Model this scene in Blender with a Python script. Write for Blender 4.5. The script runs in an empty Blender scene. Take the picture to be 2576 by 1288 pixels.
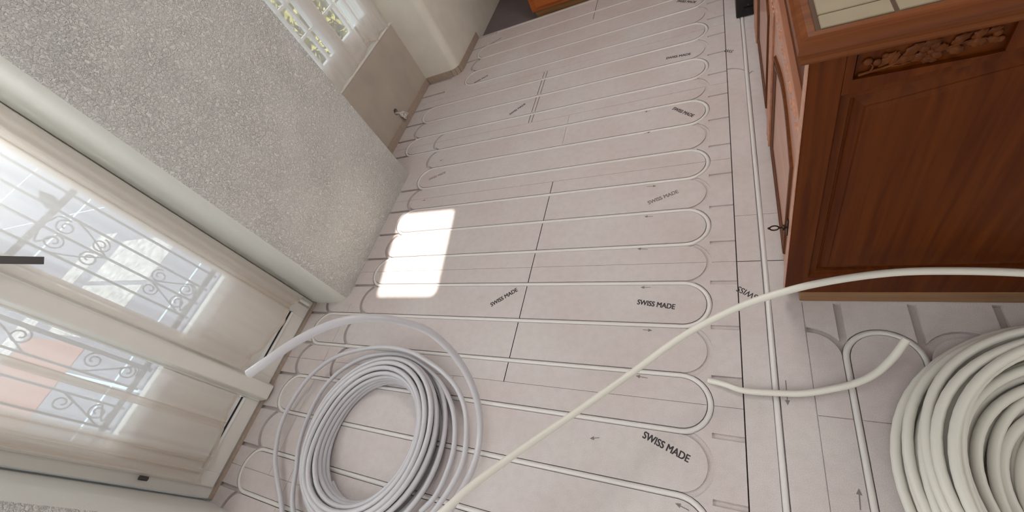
import bpy, bmesh, math, random
from mathutils import Vector, Matrix, Euler
from mathutils.geometry import delaunay_2d_cdt
random.seed(7)
SC = bpy.context.scene
COL = SC.collection
pi = math.pi

# ------------------------------------------------------------------ camera
H = 1.37725
cam_d = bpy.data.cameras.new('camera'); cam = bpy.data.objects.new('camera', cam_d); COL.objects.link(cam)
R = Matrix(((0.8811349, 0.04485443, 0.4707328), (0.23396082, 0.82374986, -0.5164286), (-0.41093019, 0.56517629, 0.71534058)))
cam.matrix_world = Matrix.Translation((0, 0, H)) @ R.to_4x4()
cam_d.sensor_width = 36.0; cam_d.sensor_fit = 'HORIZONTAL'
cam_d.lens = 1060.415 / 2576 * 36.0
cam_d.shift_x = 2.855 / 2576; cam_d.shift_y = -13.087 / 2576
cam_d.clip_start = 0.02; cam_d.clip_end = 200
SC.camera = cam

# ------------------------------------------------------------------ light and exposure
SC.view_settings.view_transform = 'Standard'; SC.view_settings.look = 'None'
SC.view_settings.exposure = 0.08; SC.view_settings.gamma = 1.0; SC.view_settings.use_curve_mapping = False
W = bpy.data.worlds.new('world'); SC.world = W; W.use_nodes = True
bg = W.node_tree.nodes['Background']
bg.inputs['Color'].default_value = (0.80, 0.90, 1.0, 1); bg.inputs['Strength'].default_value = 2.3
EL = math.radians(70)
sd = bpy.data.lights.new('sun', 'SUN'); so = bpy.data.objects.new('sun', sd); COL.objects.link(so)
sd.energy = 8.0; sd.angle = math.radians(0.7); sd.color = (1.0, 0.93, 0.82)
so.rotation_euler = Vector((-math.cos(EL), 0, -math.sin(EL))).to_track_quat('-Z', 'Y').to_euler()
so.location = (3, 0, 6)

def area_light(name, loc, rot, sx, sy, power, color):
    d = bpy.data.lights.new(name, 'AREA'); d.shape = 'RECTANGLE'; d.size = sx; d.size_y = sy; d.energy = power; d.color = color
    o = bpy.data.objects.new(name, d); COL.objects.link(o); o.location = loc; o.rotation_euler = rot
    return o
# added fill lights: door, unseen left, back and right sides, and ceiling
area_light('daylight_door', (-2.37, .22, 1.86), (0, -pi / 2, 0), 0.6, 0.9, 32, (0.95, 0.98, 1.0))  # added panel outside the upper glass, strengthens the sky light
area_light('daylight_left', (-1.74, -1.1, 1.55), (0, -pi / 2, 0), 1.2, 0.9, 20, (0.95, 0.98, 1.0))
area_light('daylight_back', (-0.6, -1.98, 1.7), (pi / 2, 0, 0), 1.6, 1.1, 6, (1.0, 0.96, 0.93))
area_light('fill_ceiling', (-0.1, 1.85, 2.38), (0, 0, 0), 0.5, 0.5, 15, (1.0, 0.96, 0.91))  # added fill below the made-up ceiling lamp

area_light('daylight_right', (2.74, 1.4, 1.6), (0, pi / 2, 0), 1.3, 1.1, 17, (0.97, 0.98, 1.0))  # added fill inside the right wall, no window modelled there

# ------------------------------------------------------------------ materials
def srgb(r, g, b):
    f = lambda c: (c / 255 / 12.92) if c / 255 <= 0.04045 else ((c / 255 + 0.055) / 1.055) ** 2.4
    return (f(r), f(g), f(b), 1)

def mat(name, col, rough=0.6, metal=0.0, spec=0.5, noise=None, bump=None, coat=0.0):
    """noise=(scale, amount), bump=(scale, distance, detail)"""
    m = bpy.data.materials.new(name); m.use_nodes = True
    nt = m.node_tree; N = nt.nodes; L = nt.links; b = N['Principled BSDF']
    b.inputs['Base Color'].default_value = col; b.inputs['Roughness'].default_value = rough
    b.inputs['Metallic'].default_value = metal; b.inputs['Specular IOR Level'].default_value = spec
    if coat: b.inputs['Coat Weight'].default_value = coat; b.inputs['Coat Roughness'].default_value = 0.15
    tc = N.new('ShaderNodeTexCoord')
    if noise:
        n = N.new('ShaderNodeTexNoise'); n.inputs['Scale'].default_value = noise[0]; n.inputs['Detail'].default_value = 6
        L.new(tc.outputs['Object'], n.inputs['Vector'])
        mr = N.new('ShaderNodeMapRange'); mr.inputs['From Min'].default_value = 0.3; mr.inputs['From Max'].default_value = 0.7
        mr.inputs['To Min'].default_value = 1 - noise[1]; mr.inputs['To Max'].default_value = 1 + noise[1]
        L.new(n.outputs['Fac'], mr.inputs['Value'])
        vm = N.new('ShaderNodeVectorMath'); vm.operation = 'SCALE'; vm.inputs[0].default_value = col[:3]
        L.new(mr.outputs['Result'], vm.inputs['Scale']); L.new(vm.outputs['Vector'], b.inputs['Base Color'])
    if bump:
        n2 = N.new('ShaderNodeTexNoise'); n2.inputs['Scale'].default_value = bump[0]; n2.inputs['Detail'].default_value = bump[2]
        L.new(tc.outputs['Object'], n2.inputs['Vector'])
        bp = N.new('ShaderNodeBump'); bp.inputs['Distance'].default_value = bump[1]
        L.new(n2.outputs['Fac'], bp.inputs['Height']); L.new(bp.outputs['Normal'], b.inputs['Normal'])
    return m

def board_mat():
    m = mat('fibre_board', srgb(206, 194, 189), 0.75, spec=0.3)
    nt = m.node_tree; N = nt.nodes; L = nt.links; b = N['Principled BSDF']; tc = N.new('ShaderNodeTexCoord')
    def noise(s, d):
        n = N.new('ShaderNodeTexNoise'); n.inputs['Scale'].default_value = s; n.inputs['Detail'].default_value = d
        L.new(tc.outputs['Object'], n.inputs['Vector']); return n
    big = noise(3.2, 3); mid = noise(38, 4); fine = noise(520, 2)
    r1 = N.new('ShaderNodeValToRGB'); r1.color_ramp.elements[0].position = 0.35; r1.color_ramp.elements[1].position = 0.68
    r1.color_ramp.elements[0].color = srgb(203, 191, 190); r1.color_ramp.elements[1].color = srgb(208, 201, 200)
    L.new(big.outputs['Fac'], r1.inputs['Fac'])
    r2 = N.new('ShaderNodeValToRGB'); r2.color_ramp.elements[0].position = 0.30; r2.color_ramp.elements[1].position = 0.60
    r2.color_ramp.elements[0].color = (0.94, 0.94, 0.94, 1); r2.color_ramp.elements[1].color = (1, 1, 1, 1)
    L.new(mid.outputs['Fac'], r2.inputs['Fac'])
    r3 = N.new('ShaderNodeValToRGB'); r3.color_ramp.elements[0].position = 0.25; r3.color_ramp.elements[1].position = 0.7
    r3.color_ramp.elements[0].color = (0.82, 0.82, 0.82, 1); r3.color_ramp.elements[1].color = (1.10, 1.10, 1.10, 1)
    L.new(fine.outputs['Fac'], r3.inputs['Fac'])
    def mul(a, c):
        x = N.new('ShaderNodeVectorMath'); x.operation = 'MULTIPLY'; L.new(a, x.inputs[0]); L.new(c, x.inputs[1]); return x.outputs[0]
    L.new(mul(mul(r1.outputs[0], r2.outputs[0]), r3.outputs[0]), b.inputs['Base Color'])
    bp = N.new('ShaderNodeBump'); bp.inputs['Distance'].default_value = 0.0006; bp.inputs['Strength'].default_value = 0.6
    L.new(fine.outputs['Fac'], bp.inputs['Height']); L.new(bp.outputs['Normal'], b.inputs['Normal'])
    return m

def plaster_mat():
    m = mat('textured_plaster', srgb(222, 220, 217), 0.85, spec=0.25)
    nt = m.node_tree; N = nt.nodes; L = nt.links; b = N['Principled BSDF']; tc = N.new('ShaderNodeTexCoord')
    n1 = N.new('ShaderNodeTexNoise'); n1.inputs['Scale'].default_value = 105; n1.inputs['Detail'].default_value = 2.5; n1.inputs['Roughness'].default_value = 0.55; n1.inputs['Distortion'].default_value = 1.1
    L.new(tc.outputs['Object'], n1.inputs['Vector'])
    mr = N.new('ShaderNodeMapRange'); mr.interpolation_type = 'SMOOTHSTEP'
    mr.inputs['From Min'].default_value = 0.36; mr.inputs['From Max'].default_value = 0.68
    L.new(n1.outputs['Fac'], mr.inputs['Value'])
    n2 = N.new('ShaderNodeTexNoise'); n2.inputs['Scale'].default_value = 5; n2.inputs['Detail'].default_value = 2
    L.new(tc.outputs['Object'], n2.inputs['Vector'])
    st = N.new('ShaderNodeMapRange'); st.inputs['From Min'].default_value = 0.35; st.inputs['From Max'].default_value = 0.65; st.inputs['To Min'].default_value = 0.8; st.inputs['To Max'].default_value = 0.95
    L.new(n2.outputs['Fac'], st.inputs['Value'])
    bp = N.new('ShaderNodeBump'); bp.inputs['Distance'].default_value = 0.0062; L.new(st.outputs[0], bp.inputs['Strength'])
    L.new(mr.outputs[0], bp.inputs['Height']); L.new(bp.outputs['Normal'], b.inputs['Normal'])
    return m

def wood_mat(name, c1, c2, rough=0.35, axis='Z', scale=1.0, coat=0.25, spec=0.4):
    m = mat(name, c1, rough, coat=coat, spec=spec)
    nt = m.node_tree; N = nt.nodes; L = nt.links; b = N['Principled BSDF']; tc = N.new('ShaderNodeTexCoord')
    mp = N.new('ShaderNodeMapping'); s = [58 * scale] * 3; s['XYZ'.index(axis)] = 2.4 * scale; mp.inputs['Scale'].default_value = s
    L.new(tc.outputs['Object'], mp.inputs['Vector'])
    n = N.new('ShaderNodeTexNoise'); n.inputs['Scale'].default_value = 1.0; n.inputs['Detail'].default_value = 7; n.inputs['Distortion'].default_value = 0.6
    L.new(mp.outputs[0], n.inputs['Vector'])
    r = N.new('ShaderNodeValToRGB'); r.color_ramp.elements[0].position = 0.3; r.color_ramp.elements[1].position = 0.7
    r.color_ramp.elements[0].color = c1; r.color_ramp.elements[1].color = c2
    L.new(n.outputs['Fac'], r.inputs['Fac']); L.new(r.outputs[0], b.inputs['Base Color'])
    bp = N.new('ShaderNodeBump'); bp.inputs['Distance'].default_value = 0.0004; L.new(n.outputs['Fac'], bp.inputs['Height']); L.new(bp.outputs['Normal'], b.inputs['Normal'])
    return m

def sheer_mat(name, col, opacity):
    m = bpy.data.materials.new(name); m.use_nodes = True; nt = m.node_tree; N = nt.nodes; L = nt.links; N.clear()
    out = N.new('ShaderNodeOutputMaterial'); tr = N.new('ShaderNodeBsdfTransparent'); tr.inputs[0].default_value = (0.97, 0.96, 0.95, 1)
    tl = N.new('ShaderNodeBsdfTranslucent'); tl.inputs[0].default_value = col; df = N.new('ShaderNodeBsdfDiffuse'); df.inputs[0].default_value = col
    m1 = N.new('ShaderNodeMixShader'); m1.inputs[0].default_value = 0.5; L.new(df.outputs[0], m1.inputs[1]); L.new(tl.outputs[0], m1.inputs[2])
    m2 = N.new('ShaderNodeMixShader'); m2.inputs[0].default_value = opacity; L.new(tr.outputs[0], m2.inputs[1]); L.new(m1.outputs[0], m2.inputs[2])
    L.new(m2.outputs[0], out.inputs[0]); return m

def glass_mat():
    m = bpy.data.materials.new('window_glass'); m.use_nodes = True; nt = m.node_tree; N = nt.nodes; L = nt.links; N.clear()
    out = N.new('ShaderNodeOutputMaterial'); tr = N.new('ShaderNodeBsdfTransparent'); tr.inputs[0].default_value = (0.95, 0.97, 0.97, 1)
    gl = N.new('ShaderNodeBsdfGlossy'); gl.inputs['Roughness'].default_value = 0.02
    m1 = N.new('ShaderNodeMixShader'); m1.inputs[0].default_value = 0.06
    L.new(tr.outputs[0], m1.inputs[1]); L.new(gl.outputs[0], m1.inputs[2]); L.new(m1.outputs[0], out.inputs[0]); return m

M = dict(
    board=board_mat(), plaster=plaster_mat(),
    seam=mat('joint_gap', srgb(62, 50, 48), 0.9),
    ink=mat('printed_ink', srgb(58, 54, 56), 0.8),
    pencil=mat('pencil_mark', srgb(128, 118, 116), 0.8),
    smooth=mat('smooth_plaster', srgb(226, 221, 210), 0.8, noise=(9, 0.04), bump=(160, 0.0008, 3)),
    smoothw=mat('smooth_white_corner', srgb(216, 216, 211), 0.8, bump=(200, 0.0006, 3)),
    niche=mat('bare_wall_plaster', srgb(186, 174, 162), 0.85, noise=(5, 0.10), bump=(120, 0.0008, 3)),
    skirt=mat('skirting_tile', srgb(172, 154, 140), 0.6, noise=(60, 0.08)),
    white=mat('white_lacquer', srgb(228, 225, 220), 0.4, noise=(14, 0.02)),
    bead=mat('white_bead', srgb(244, 243, 242), 0.3), gasket=mat('black_gasket', srgb(36, 34, 38), 0.6),
    glass=glass_mat(),
    sheer=sheer_mat('sheer_voile', srgb(242, 237, 233), 0.60), gather=sheer_mat('gathered_voile', srgb(230, 221, 212), 0.80), net=sheer_mat('net_curtain', srgb(246, 240, 236), 0.44),
    pipe=mat('white_pipe_plastic', srgb(218, 214, 212), 0.33), pipe_g=mat('grey_white_pipe_plastic', srgb(198, 196, 202), 0.30),
    pipe_c=mat('cream_pipe_plastic', srgb(224, 221, 213), 0.38), bore=mat('pipe_bore', srgb(70, 70, 72), 0.7),
    wood=wood_mat('varnished_cherry', srgb(72, 28, 2), srgb(96, 45, 6), rough=0.42, coat=0.0, spec=0.16), woody=wood_mat('varnished_cherry_long', srgb(92, 44, 14), srgb(122, 68, 32), axis='X', coat=0.0, spec=0.25),
    wood_lit=wood_mat('varnished_cherry_window_lit', srgb(172, 114, 88), srgb(196, 138, 110), axis='Y', coat=0.3),  # same cherry with the window light and sheen put into its colour
    carve=wood_mat('carved_cherry', srgb(80, 38, 10), srgb(106, 56, 20), rough=0.42, coat=0.0, scale=1.5, spec=0.2), plinth=wood_mat('plinth_oak', srgb(128, 92, 58), srgb(150, 112, 74), axis='X'),
    orange=wood_mat('orange_pine', srgb(150, 72, 16), srgb(180, 98, 34), axis='X'),
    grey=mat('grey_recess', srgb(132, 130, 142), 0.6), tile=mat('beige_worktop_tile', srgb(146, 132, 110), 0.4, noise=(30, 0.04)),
    grout=mat('brown_grout', srgb(92, 66, 52), 0.8), black=mat('black_enamel', srgb(14, 13, 14), 0.35),
    steel=mat('dark_steel', srgb(92, 88, 88), 0.35, metal=0.8), iron=mat('wrought_iron', srgb(110, 100, 96), 0.6), brass=mat('dark_brass', srgb(60, 44, 34), 0.4, metal=0.7),
    dark=mat('mauve_grey_floor', srgb(112, 100, 104), 0.7, noise=(12, 0.05)),
    slab=mat('grey_patio_slab', srgb(96, 97, 108), 0.85, noise=(30, 0.10), bump=(60, 0.004, 4)),
    pale=mat('pale_pebble_paving', srgb(146, 147, 147), 0.85, noise=(16, 0.35)), grt=mat('pale_blue_joint', srgb(158, 176, 186), 0.7),
    terra=mat('terracotta_paving', srgb(120, 84, 72), 0.85, noise=(18, 0.10)),
    lawn=mat('lawn_grass', srgb(130, 134, 78), 0.95, noise=(9, 0.3)),
    leaf=mat('shrub_leaf', srgb(158, 154, 84), 0.7, noise=(6, 0.3)), bark=mat('shrub_bark', srgb(110, 84, 60), 0.9),
    wire=mat('white_wire', srgb(226, 222, 218), 0.5), cream=mat('cream_ceiling', srgb(236, 232, 224), 0.8),
    lamp=None)
M['lamp'] = bpy.data.materials.new('fill_lamp_diffuser'); M['lamp'].use_nodes = True
_b = M['lamp'].node_tree.nodes['Principled BSDF']; _b.inputs['Emission Color'].default_value = (1, .93, .85, 1); _b.inputs['Emission Strength'].default_value = 3

# ------------------------------------------------------------------ helpers
def obj(name, bm, m, parent=None, smooth=False, angle=None):
    bmesh.ops.recalc_face_normals(bm, faces=bm.faces)
    me = bpy.data.meshes.new(name); bm.to_mesh(me); bm.free()
    for x in (m if isinstance(m, (list, tuple)) else [m]): me.materials.append(x)
    if smooth:
        me.polygons.foreach_set('use_smooth', [True] * len(me.polygons))
        if angle: me.set_sharp_from_angle(angle=math.radians(angle))
    o = bpy.data.objects.new(name, me); COL.objects.link(o)
    if parent: o.parent = parent; o.matrix_parent_inverse = parent.matrix_basis.inverted()
    return o

def tag(o, label, cat, group=None):
    o['label'] = label; o['category'] = cat
    if group: o['group'] = group
    return o

def thing(name, label, cat, loc=(0, 0, 0), group=None):
    o = bpy.data.objects.new(name, None); COL.objects.link(o); o.location = loc; o.empty_display_size = 0.1
    bpy.context.view_layer.update()
    return tag(o, label, cat, group)

def struct(name, bm, m, label=None, parent=None, **k):
    o = obj(name, bm, m, parent, **k)
    if not parent: o['kind'] = 'structure'
    if label: o['label'] = label
    return o

def box(bm, x0, x1, y0, y1, z0, z1, bev=0.0, seg=2, mi=0):
    vs = [bm.verts.new((x, y, z)) for x in (x0, x1) for y in (y0, y1) for z in (z0, z1)]
    fs = [bm.faces.new([vs[i] for i in q]) for q in ((0, 1, 3, 2), (4, 6, 7, 5), (0, 4, 5, 1), (2, 3, 7, 6), (0, 2, 6, 4), (1, 5, 7, 3))]
    for f in fs: f.material_index = mi
    if bev:
        es = list({e for f in fs for e in f.edges})
        r = bmesh.ops.bevel(bm, geom=es, offset=bev, segments=seg, affect='EDGES', profile=0.5)
        for f in r['faces']: f.material_index = mi
    return bm

def B(*a, **k): return box(bmesh.new(), *a, **k)

def prism(bm, pts, z0, z1, axis='Z'):
    """closed outline extruded; pts are 2D in the plane normal to axis"""
    def P(a, b, c): return {'Z': (a, b, c), 'X': (c, a, b), 'Y': (a, c, b)}[axis]
    lo = [bm.verts.new(P(a, b, z0)) for a, b in pts]; hi = [bm.verts.new(P(a, b, z1)) for a, b in pts]
    n = len(pts); bm.faces.new(lo[::-1]); bm.faces.new(hi)
    for i in range(n): bm.faces.new((lo[i], lo[(i + 1) % n], hi[(i + 1) % n], hi[i]))
    return bm

def rounded(poly, r, n=6):
    """round the corners of a polygon; r may be a list"""
    out = []; N_ = len(poly)
    for i, p in enumerate(poly):
        rr = r[i] if isinstance(r, (list, tuple)) else r
        if rr <= 0: out.append(p); continue
        p = Vector(p); a = (Vector(poly[i - 1]) - p).normalized(); b = (Vector(poly[(i + 1) % N_]) - p).normalized()
        ang = a.angle(b); t = rr / math.tan(ang / 2); c = p + (a + b).normalized() * (rr / math.sin(ang / 2))
        s = p + a * t - c; e = p + b * t - c; th = math.atan2(s.x * e.y - s.y * e.x, s.dot(e))
        for k in range(n + 1):
            q = th * k / n; out.append((c.x + s.x * math.cos(q) - s.y * math.sin(q), c.y + s.x * math.sin(q) + s.y * math.cos(q)))
    return out

def spline(P, n=8, closed=False):
    P = [Vector(p) for p in P]; out = []; L_ = len(P)
    for i in range(L_ - (0 if closed else 1)):
        p1, p2 = P[i], P[(i + 1) % L_]
        p0 = P[i - 1] if (i > 0 or closed) else p1 * 2 - p2
        p3 = P[(i + 2) % L_] if (i + 2 < L_ or closed) else p2 * 2 - p1
        for k in range(n):
            t = k / n
            out.append(0.5 * ((2 * p1) + (p2 - p0) * t + (2 * p0 - 5 * p1 + 4 * p2 - p3) * t * t + (3 * p1 - p0 - 3 * p2 + p3) * t ** 3))
    if not closed: out.append(P[-1])
    return out

def tube(bm, P, r, n=12, cap=True, closed=False, mi=0):
    P = [Vector(p) for p in P]; L_ = len(P); rings = []
    T = []
    for i in range(L_):
        a = P[i - 1] if (i > 0 or closed) else P[i]; b = P[(i + 1) % L_] if (i < L_ - 1 or closed) else P[i]
        T.append((b - a).normalized())
    up = Vector((0, 0, 1)) if abs(T[0].z) < 0.9 else Vector((1, 0, 0))
    nrm = (up - T[0] * up.dot(T[0])).normalized()
    for i in range(L_):
        nrm = (nrm - T[i] * nrm.dot(T[i])).normalized(); bn = T[i].cross(nrm)
        rr = r(i / max(1, L_ - 1)) if callable(r) else r
        rings.append([bm.verts.new(P[i] + (nrm * math.cos(2 * pi * k / n) + bn * math.sin(2 * pi * k / n)) * rr) for k in range(n)])
    for i in range(L_ - (0 if closed else 1)):
        A, Bq = rings[i], rings[(i + 1) % L_]
        for k in range(n):
            f = bm.faces.new((A[k], A[(k + 1) % n], Bq[(k + 1) % n], Bq[k])); f.material_index = mi
    if cap and not closed:
        bm.faces.new(rings[0][::-1]); bm.faces.new(rings[-1])
    return bm

def T_(P, r, **k): return tube(bmesh.new(), P, r, **k)

# ------------------------------------------------------------------ floor: heating boards with milled grooves
S = 0.166667; Y0 = 2.4842
def yk(k): return Y0 - S * k
RU = S / 2; XR = -0.169           # centre of the right-hand turns
def XL(k):                        # centre of the left-hand turn joining lines k and k+1
    return -1.885 + 0.015 if k in (1, 3, 11, 13, 15, 17, 19) else -1.617
KMIN, KMAX = -3, 20
def arc(cx, cy, r, a0, a1, n=16): return [(cx + r * math.cos(a0 + (a1 - a0) * i / n), cy + r * math.sin(a0 + (a1 - a0) * i / n)) for i in range(n + 1)]
def turn_r(k): return arc(XR, (yk(k) + yk(k + 1)) / 2, RU, pi / 2, -pi / 2)        # upper line k to lower line k+1
def turn_l(k, x=None): return arc(XL(k) if x is None else x, (yk(k) + yk(k + 1)) / 2, RU, pi / 2, 3 * pi / 2)

snake = [(-1.60, yk(-4)), (XR, yk(-4))] + turn_r(-4)[1:]
for k in range(KMIN, KMAX):
    if k % 2: snake += turn_l(k)      # odd k: joined on the left
    else: snake += turn_r(k)
seen = []
for p in snake:
    if not seen or (Vector(p) - Vector(seen[-1])).length > 1e-4: seen.append(p)
snake = seen

GW = 0.0095                       # groove half width
polys = []                        # (polygon, kind) kind 1 groove, 2 dark joint, 3 hairline joint
def strip(P, w, kind, ext=0.0):
    P = [Vector(p) for p in P]
    if ext: P[0] = P[0] - (P[1] - P[0]).normalized() * ext; P[-1] = P[-1] + (P[-1] - P[-2]).normalized() * ext
    n = len(P); Lf = []; Rt = []
    for i in range(n):
        a = P[max(0, i - 1)]; b = P[min(n - 1, i + 1)]; t = (b - a).normalized(); nn = Vector((-t.y, t.x))
        Lf.append(P[i] + nn * w); Rt.append(P[i] - nn * w)
    for i in range(n - 1): polys.append(([Lf[i], Rt[i], Rt[i + 1], Lf[i + 1]], kind))

WEST = lambda y: -1.83 if (0.72 < y < 1.64 or y < -0.25) else (-2.10 if 1.64 < y < 2.66 else (-1.80 if y >= 2.66 else -2.06))
for k in range(-4, KMAX + 1):     # straight runs
    a = XL(k) if k % 2 else XL(k - 1)
    strip([(a, yk(k)), (XR, yk(k))], GW, 1)
    strip([(-0.083, yk(k)), (-0.001, yk(k))], 0.0075, 4)     # short stubs to the joint
    w = WEST(yk(k))
    e = (-1.87 - 0.06) if w < -2 else -1.66
    strip([(w, yk(k)), (e + (0.07 if w < -2 else 0.03), yk(k))], 0.0078, 5)
for k in range(-4, KMAX): strip(turn_r(k), 0.0085 if (k % 2) else GW, 4 if (k % 2) else 1, 0.004)
for k in range(-3, KMAX):
    w = min(WEST(yk(k)), WEST(yk(k + 1)))
    if k % 2: strip(turn_l(k), GW, 1, 0.004)
    if w < -2 and (k in (2, 10, 12, 14, 16, 18)): strip(turn_l(k, -1.87), 0.0085, 5, 0.004)
    if k in (-2, 4, 6, 8, 10, 12): strip(turn_l(k, -1.617), 0.0085, 5, 0.004)
    if k in (3, 11): strip(turn_l(k, -1.63), 0.0085, 5, 0.004)
# right-hand strip with one straight pipe and its little branches
strip([(0.081, 2.7), (0.081, -1.5)], GW, 1)
strip(arc(-0.0015, 1.915, RU, pi / 2, 0.1, 10), 0.006, 4); strip(arc(0.165, 1.885, RU, 0.75 * pi, pi, 8), 0.006, 4)
# boards in front of the cabinet
XC = [0.255 + S * j for j in range(0, 14)]
YT = 0.5707
for x in XC: strip([(x, YT), (x, -1.5)], GW, 1); strip([(x, 0.60), (x, 0.742)], 0.0095, 5)
for j in range(len(XC) - 1): strip(arc((XC[j] + XC[j + 1]) / 2, YT, RU, pi, 0), GW, 1 if j == 0 else 5, 0.004)
strip(arc(XC[0] - RU, YT, RU, pi * 0.5, 0, 12), 0.0085, 5, 0.0)
# joints between boards
def jx(x, ya, yb, w=0.0017, kind=2): strip([(x, ya), (x, yb)], w, kind)
def jy(y, xa, xb, w=0.0009, kind=3): strip([(xa, y), (xb, y)], w, kind)
jx(0.0, 3.16, -1.55, 0.0016); jx(0.170, 0.745, -1.55, 0.0011, 3)
jx(-0.779, 1.40, 0.40, 0.0017); jx(-0.779, 3.16, 2.88, 0.0014); jx(-0.779, 1.90, 1.66, 0.0009, 3)
jx(-1.005, 0.40, 0.36, 0.0009, 3); jx(-1.77, 0.71, -0.10, 0.0008, 3); jx(-1.64, 0.10, -1.2, 0.0008, 3)
for k in (0.5, 3.5, 6.5, 9.5, 12.5, 15.5, 18.5): jy(yk(k), -2.05, -0.001, 0.0008)
jy(0.90, 0.001, 0.14, 0.0012, 2); jy(1.10, 0.001, 0.14, 0.0009); jy(0.407, 0.172, 2.4, 0.0011)

FX0, FX1, FY0, FY1 = -2.16, 2.6, -1.6, 3.17
def build_floor():
    verts = [Vector((FX0, FY0)), Vector((FX1, FY0)), Vector((FX1, FY1)), Vector((FX0, FY1))]
    faces = [[0, 1, 2, 3]]; kinds = [0]
    for P, kd in polys:
        if any(not (FX0 + .002 < p[0] < FX1 - .002 and FY0 + .002 < p[1] < FY1 - .002) for p in P):
            P = [Vector((min(max(p[0], FX0 + .002), FX1 - .002), min(max(p[1], FY0 + .002), FY1 - .002))) for p in P]
        i = len(verts); verts += [Vector(p) for p in P]; faces.append([i, i + 1, i + 2, i + 3]); kinds.append(kd)
    V, E, F, ov, oe, of = delaunay_2d_cdt(verts, [], faces, 1, 1e-6)
    cls = []
    for src in of:
        ks = {kinds[s] for s in src}
        cls.append(1 if 1 in ks else (2 if 2 in ks else (5 if 5 in ks else 4 if 4 in ks else (3 if 3 in ks else 0))))
    depth = {0: 0.0, 1: -0.0172, 2: -0.012, 3: -0.003, 4: -0.006, 5: -0.0135}
    bm = bmesh.new(); cache = {}
    def vert(i, z):
        if (i, z) not in cache: cache[(i, z)] = bm.verts.new((V[i].x, V[i].y, z))
        return cache[(i, z)]
    edge_z = {}
    for f, c in zip(F, cls):
        z = depth[c]
        try: nf = bm.faces.new([vert(i, z) for i in f])
        except ValueError: continue
        nf.material_index = 1 if c == 2 else 0
        if nf.calc_area() and nf.normal.z < 0: pass
        for a, b in zip(f, f[1:] + f[:1]): edge_z.setdefault((min(a, b), max(a, b)), []).append((z, c))
    for (a, b), zs in edge_z.items():
        if len(zs) == 2 and abs(zs[0][0] - zs[1][0]) > 1e-6:
            z0, z1 = zs[0][0], zs[1][0]
            f = bm.faces.new((vert(a, z0), vert(b, z0), vert(b, z1), vert(a, z1)))
            f.material_index = 1 if 2 in (zs[0][1], zs[1][1]) else 0
    # body of the slab below
    box(bm, FX0, FX1, FY0, FY1, -0.06, -0.0175)
    return bm

def text_into(bm, s, start, end, mi=2):
    a, b = Vector(start), Vector(end); d = (b - a) * .006; n = Vector((-d.y, d.x))
    for k, (i, j) in enumerate(((-1, -.6), (1, -.6), (-1, .6), (1, .6), (0, 0))): text_pass(bm, s, a + d * i + n * j, b + d * i + n * j, mi, z=0.0003 + 0.00003 * k)
def text_pass(bm, s, start, end, mi=2, off=0.0, z=0.0004, rise=1.2):
    cu = bpy.data.curves.new('t', 'FONT'); cu.body = s; cu.size = 1.0; cu.offset = off; cu.align_x = 'LEFT'
    o = bpy.data.objects.new('t', cu); COL.objects.link(o)
    dg = bpy.context.evaluated_depsgraph_get(); me = bpy.data.meshes.new_from_object(o.evaluated_get(dg))
    bpy.data.objects.remove(o); bpy.data.curves.remove(cu)
    xs = [v.co.x for v in me.vertices]; x0, x1 = min(xs), max(xs)
    a = Vector(start); d = Vector(end) - a; sc = d.length / (x1 - x0); d.normalize(); nn = Vector((-d.y, d.x))
    tmp = bmesh.new(); tmp.from_mesh(me); bpy.data.meshes.remove(me)
    vm = {}
    for v in tmp.verts:
        p = a + d * ((v.co.x - x0) * sc) + nn * (v.co.y * sc * rise); vm[v.index] = bm.verts.new((p.x, p.y, z))
    for f in tmp.faces:
        try: nf = bm.faces.new([vm[v.index] for v in f.verts]); nf.material_index = mi
        except ValueError: pass
    tmp.free()

def poly_into(bm, pts, mi, z=0.0004):
    f = bm.faces.new([bm.verts.new((x, y, z)) for x, y in pts]); f.material_index = mi
def arrow_into(bm, a, b, mi=3, w=0.0012, head=0.006):
    a = Vector(a); b = Vector(b); d = (b - a).normalized(); n = Vector((-d.y, d.x)); L_ = (b - a).length; hb = b - d * min(0.014, L_ * .5)
    poly_into(bm, [a + n * w, a - n * w, hb - n * w, hb + n * w], mi); poly_into(bm, [hb + n * head, hb - n * head, b], mi)

fb = build_floor()
for s, a, b in [('SWISS MADE', (-.923, .708), (-.817, .784)), ('SWISS MADE', (-.322, .730), (-.195, .712)), ('SWISS MADE', (-.272, .283), (-.145, .236)),
                ('SWISS MADE', (-.285, 2.205), (-.163, 2.192)), ('SWISS MADE', (-.240, 1.780), (-.150, 1.696)), ('SWISS MADE', (-.250, 2.775), (-.146, 2.700)),
                ('SWISS', (.057, .767), (.004, .802)), ('SWI', (.035, 2.14), (.003, 2.165)), ('SWISS MADE', (-1.183, 2.020), (-1.094, 2.095)),
                ('SWISS MADE', (-1.60, 2.49), (-1.50, 2.54))]:
    text_into(fb, s, a, b)
for s, a, b in [('SWISS MADE', (-.310, 1.195), (-.195, 1.243)), ('SWISS MADE', (-1.614, 1.549), (-1.506, 1.590)), ('SWISS MADE', (-1.62, 2.98), (-1.53, 3.03))]:
    text_into(fb, s, a, b, mi=3)
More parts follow.
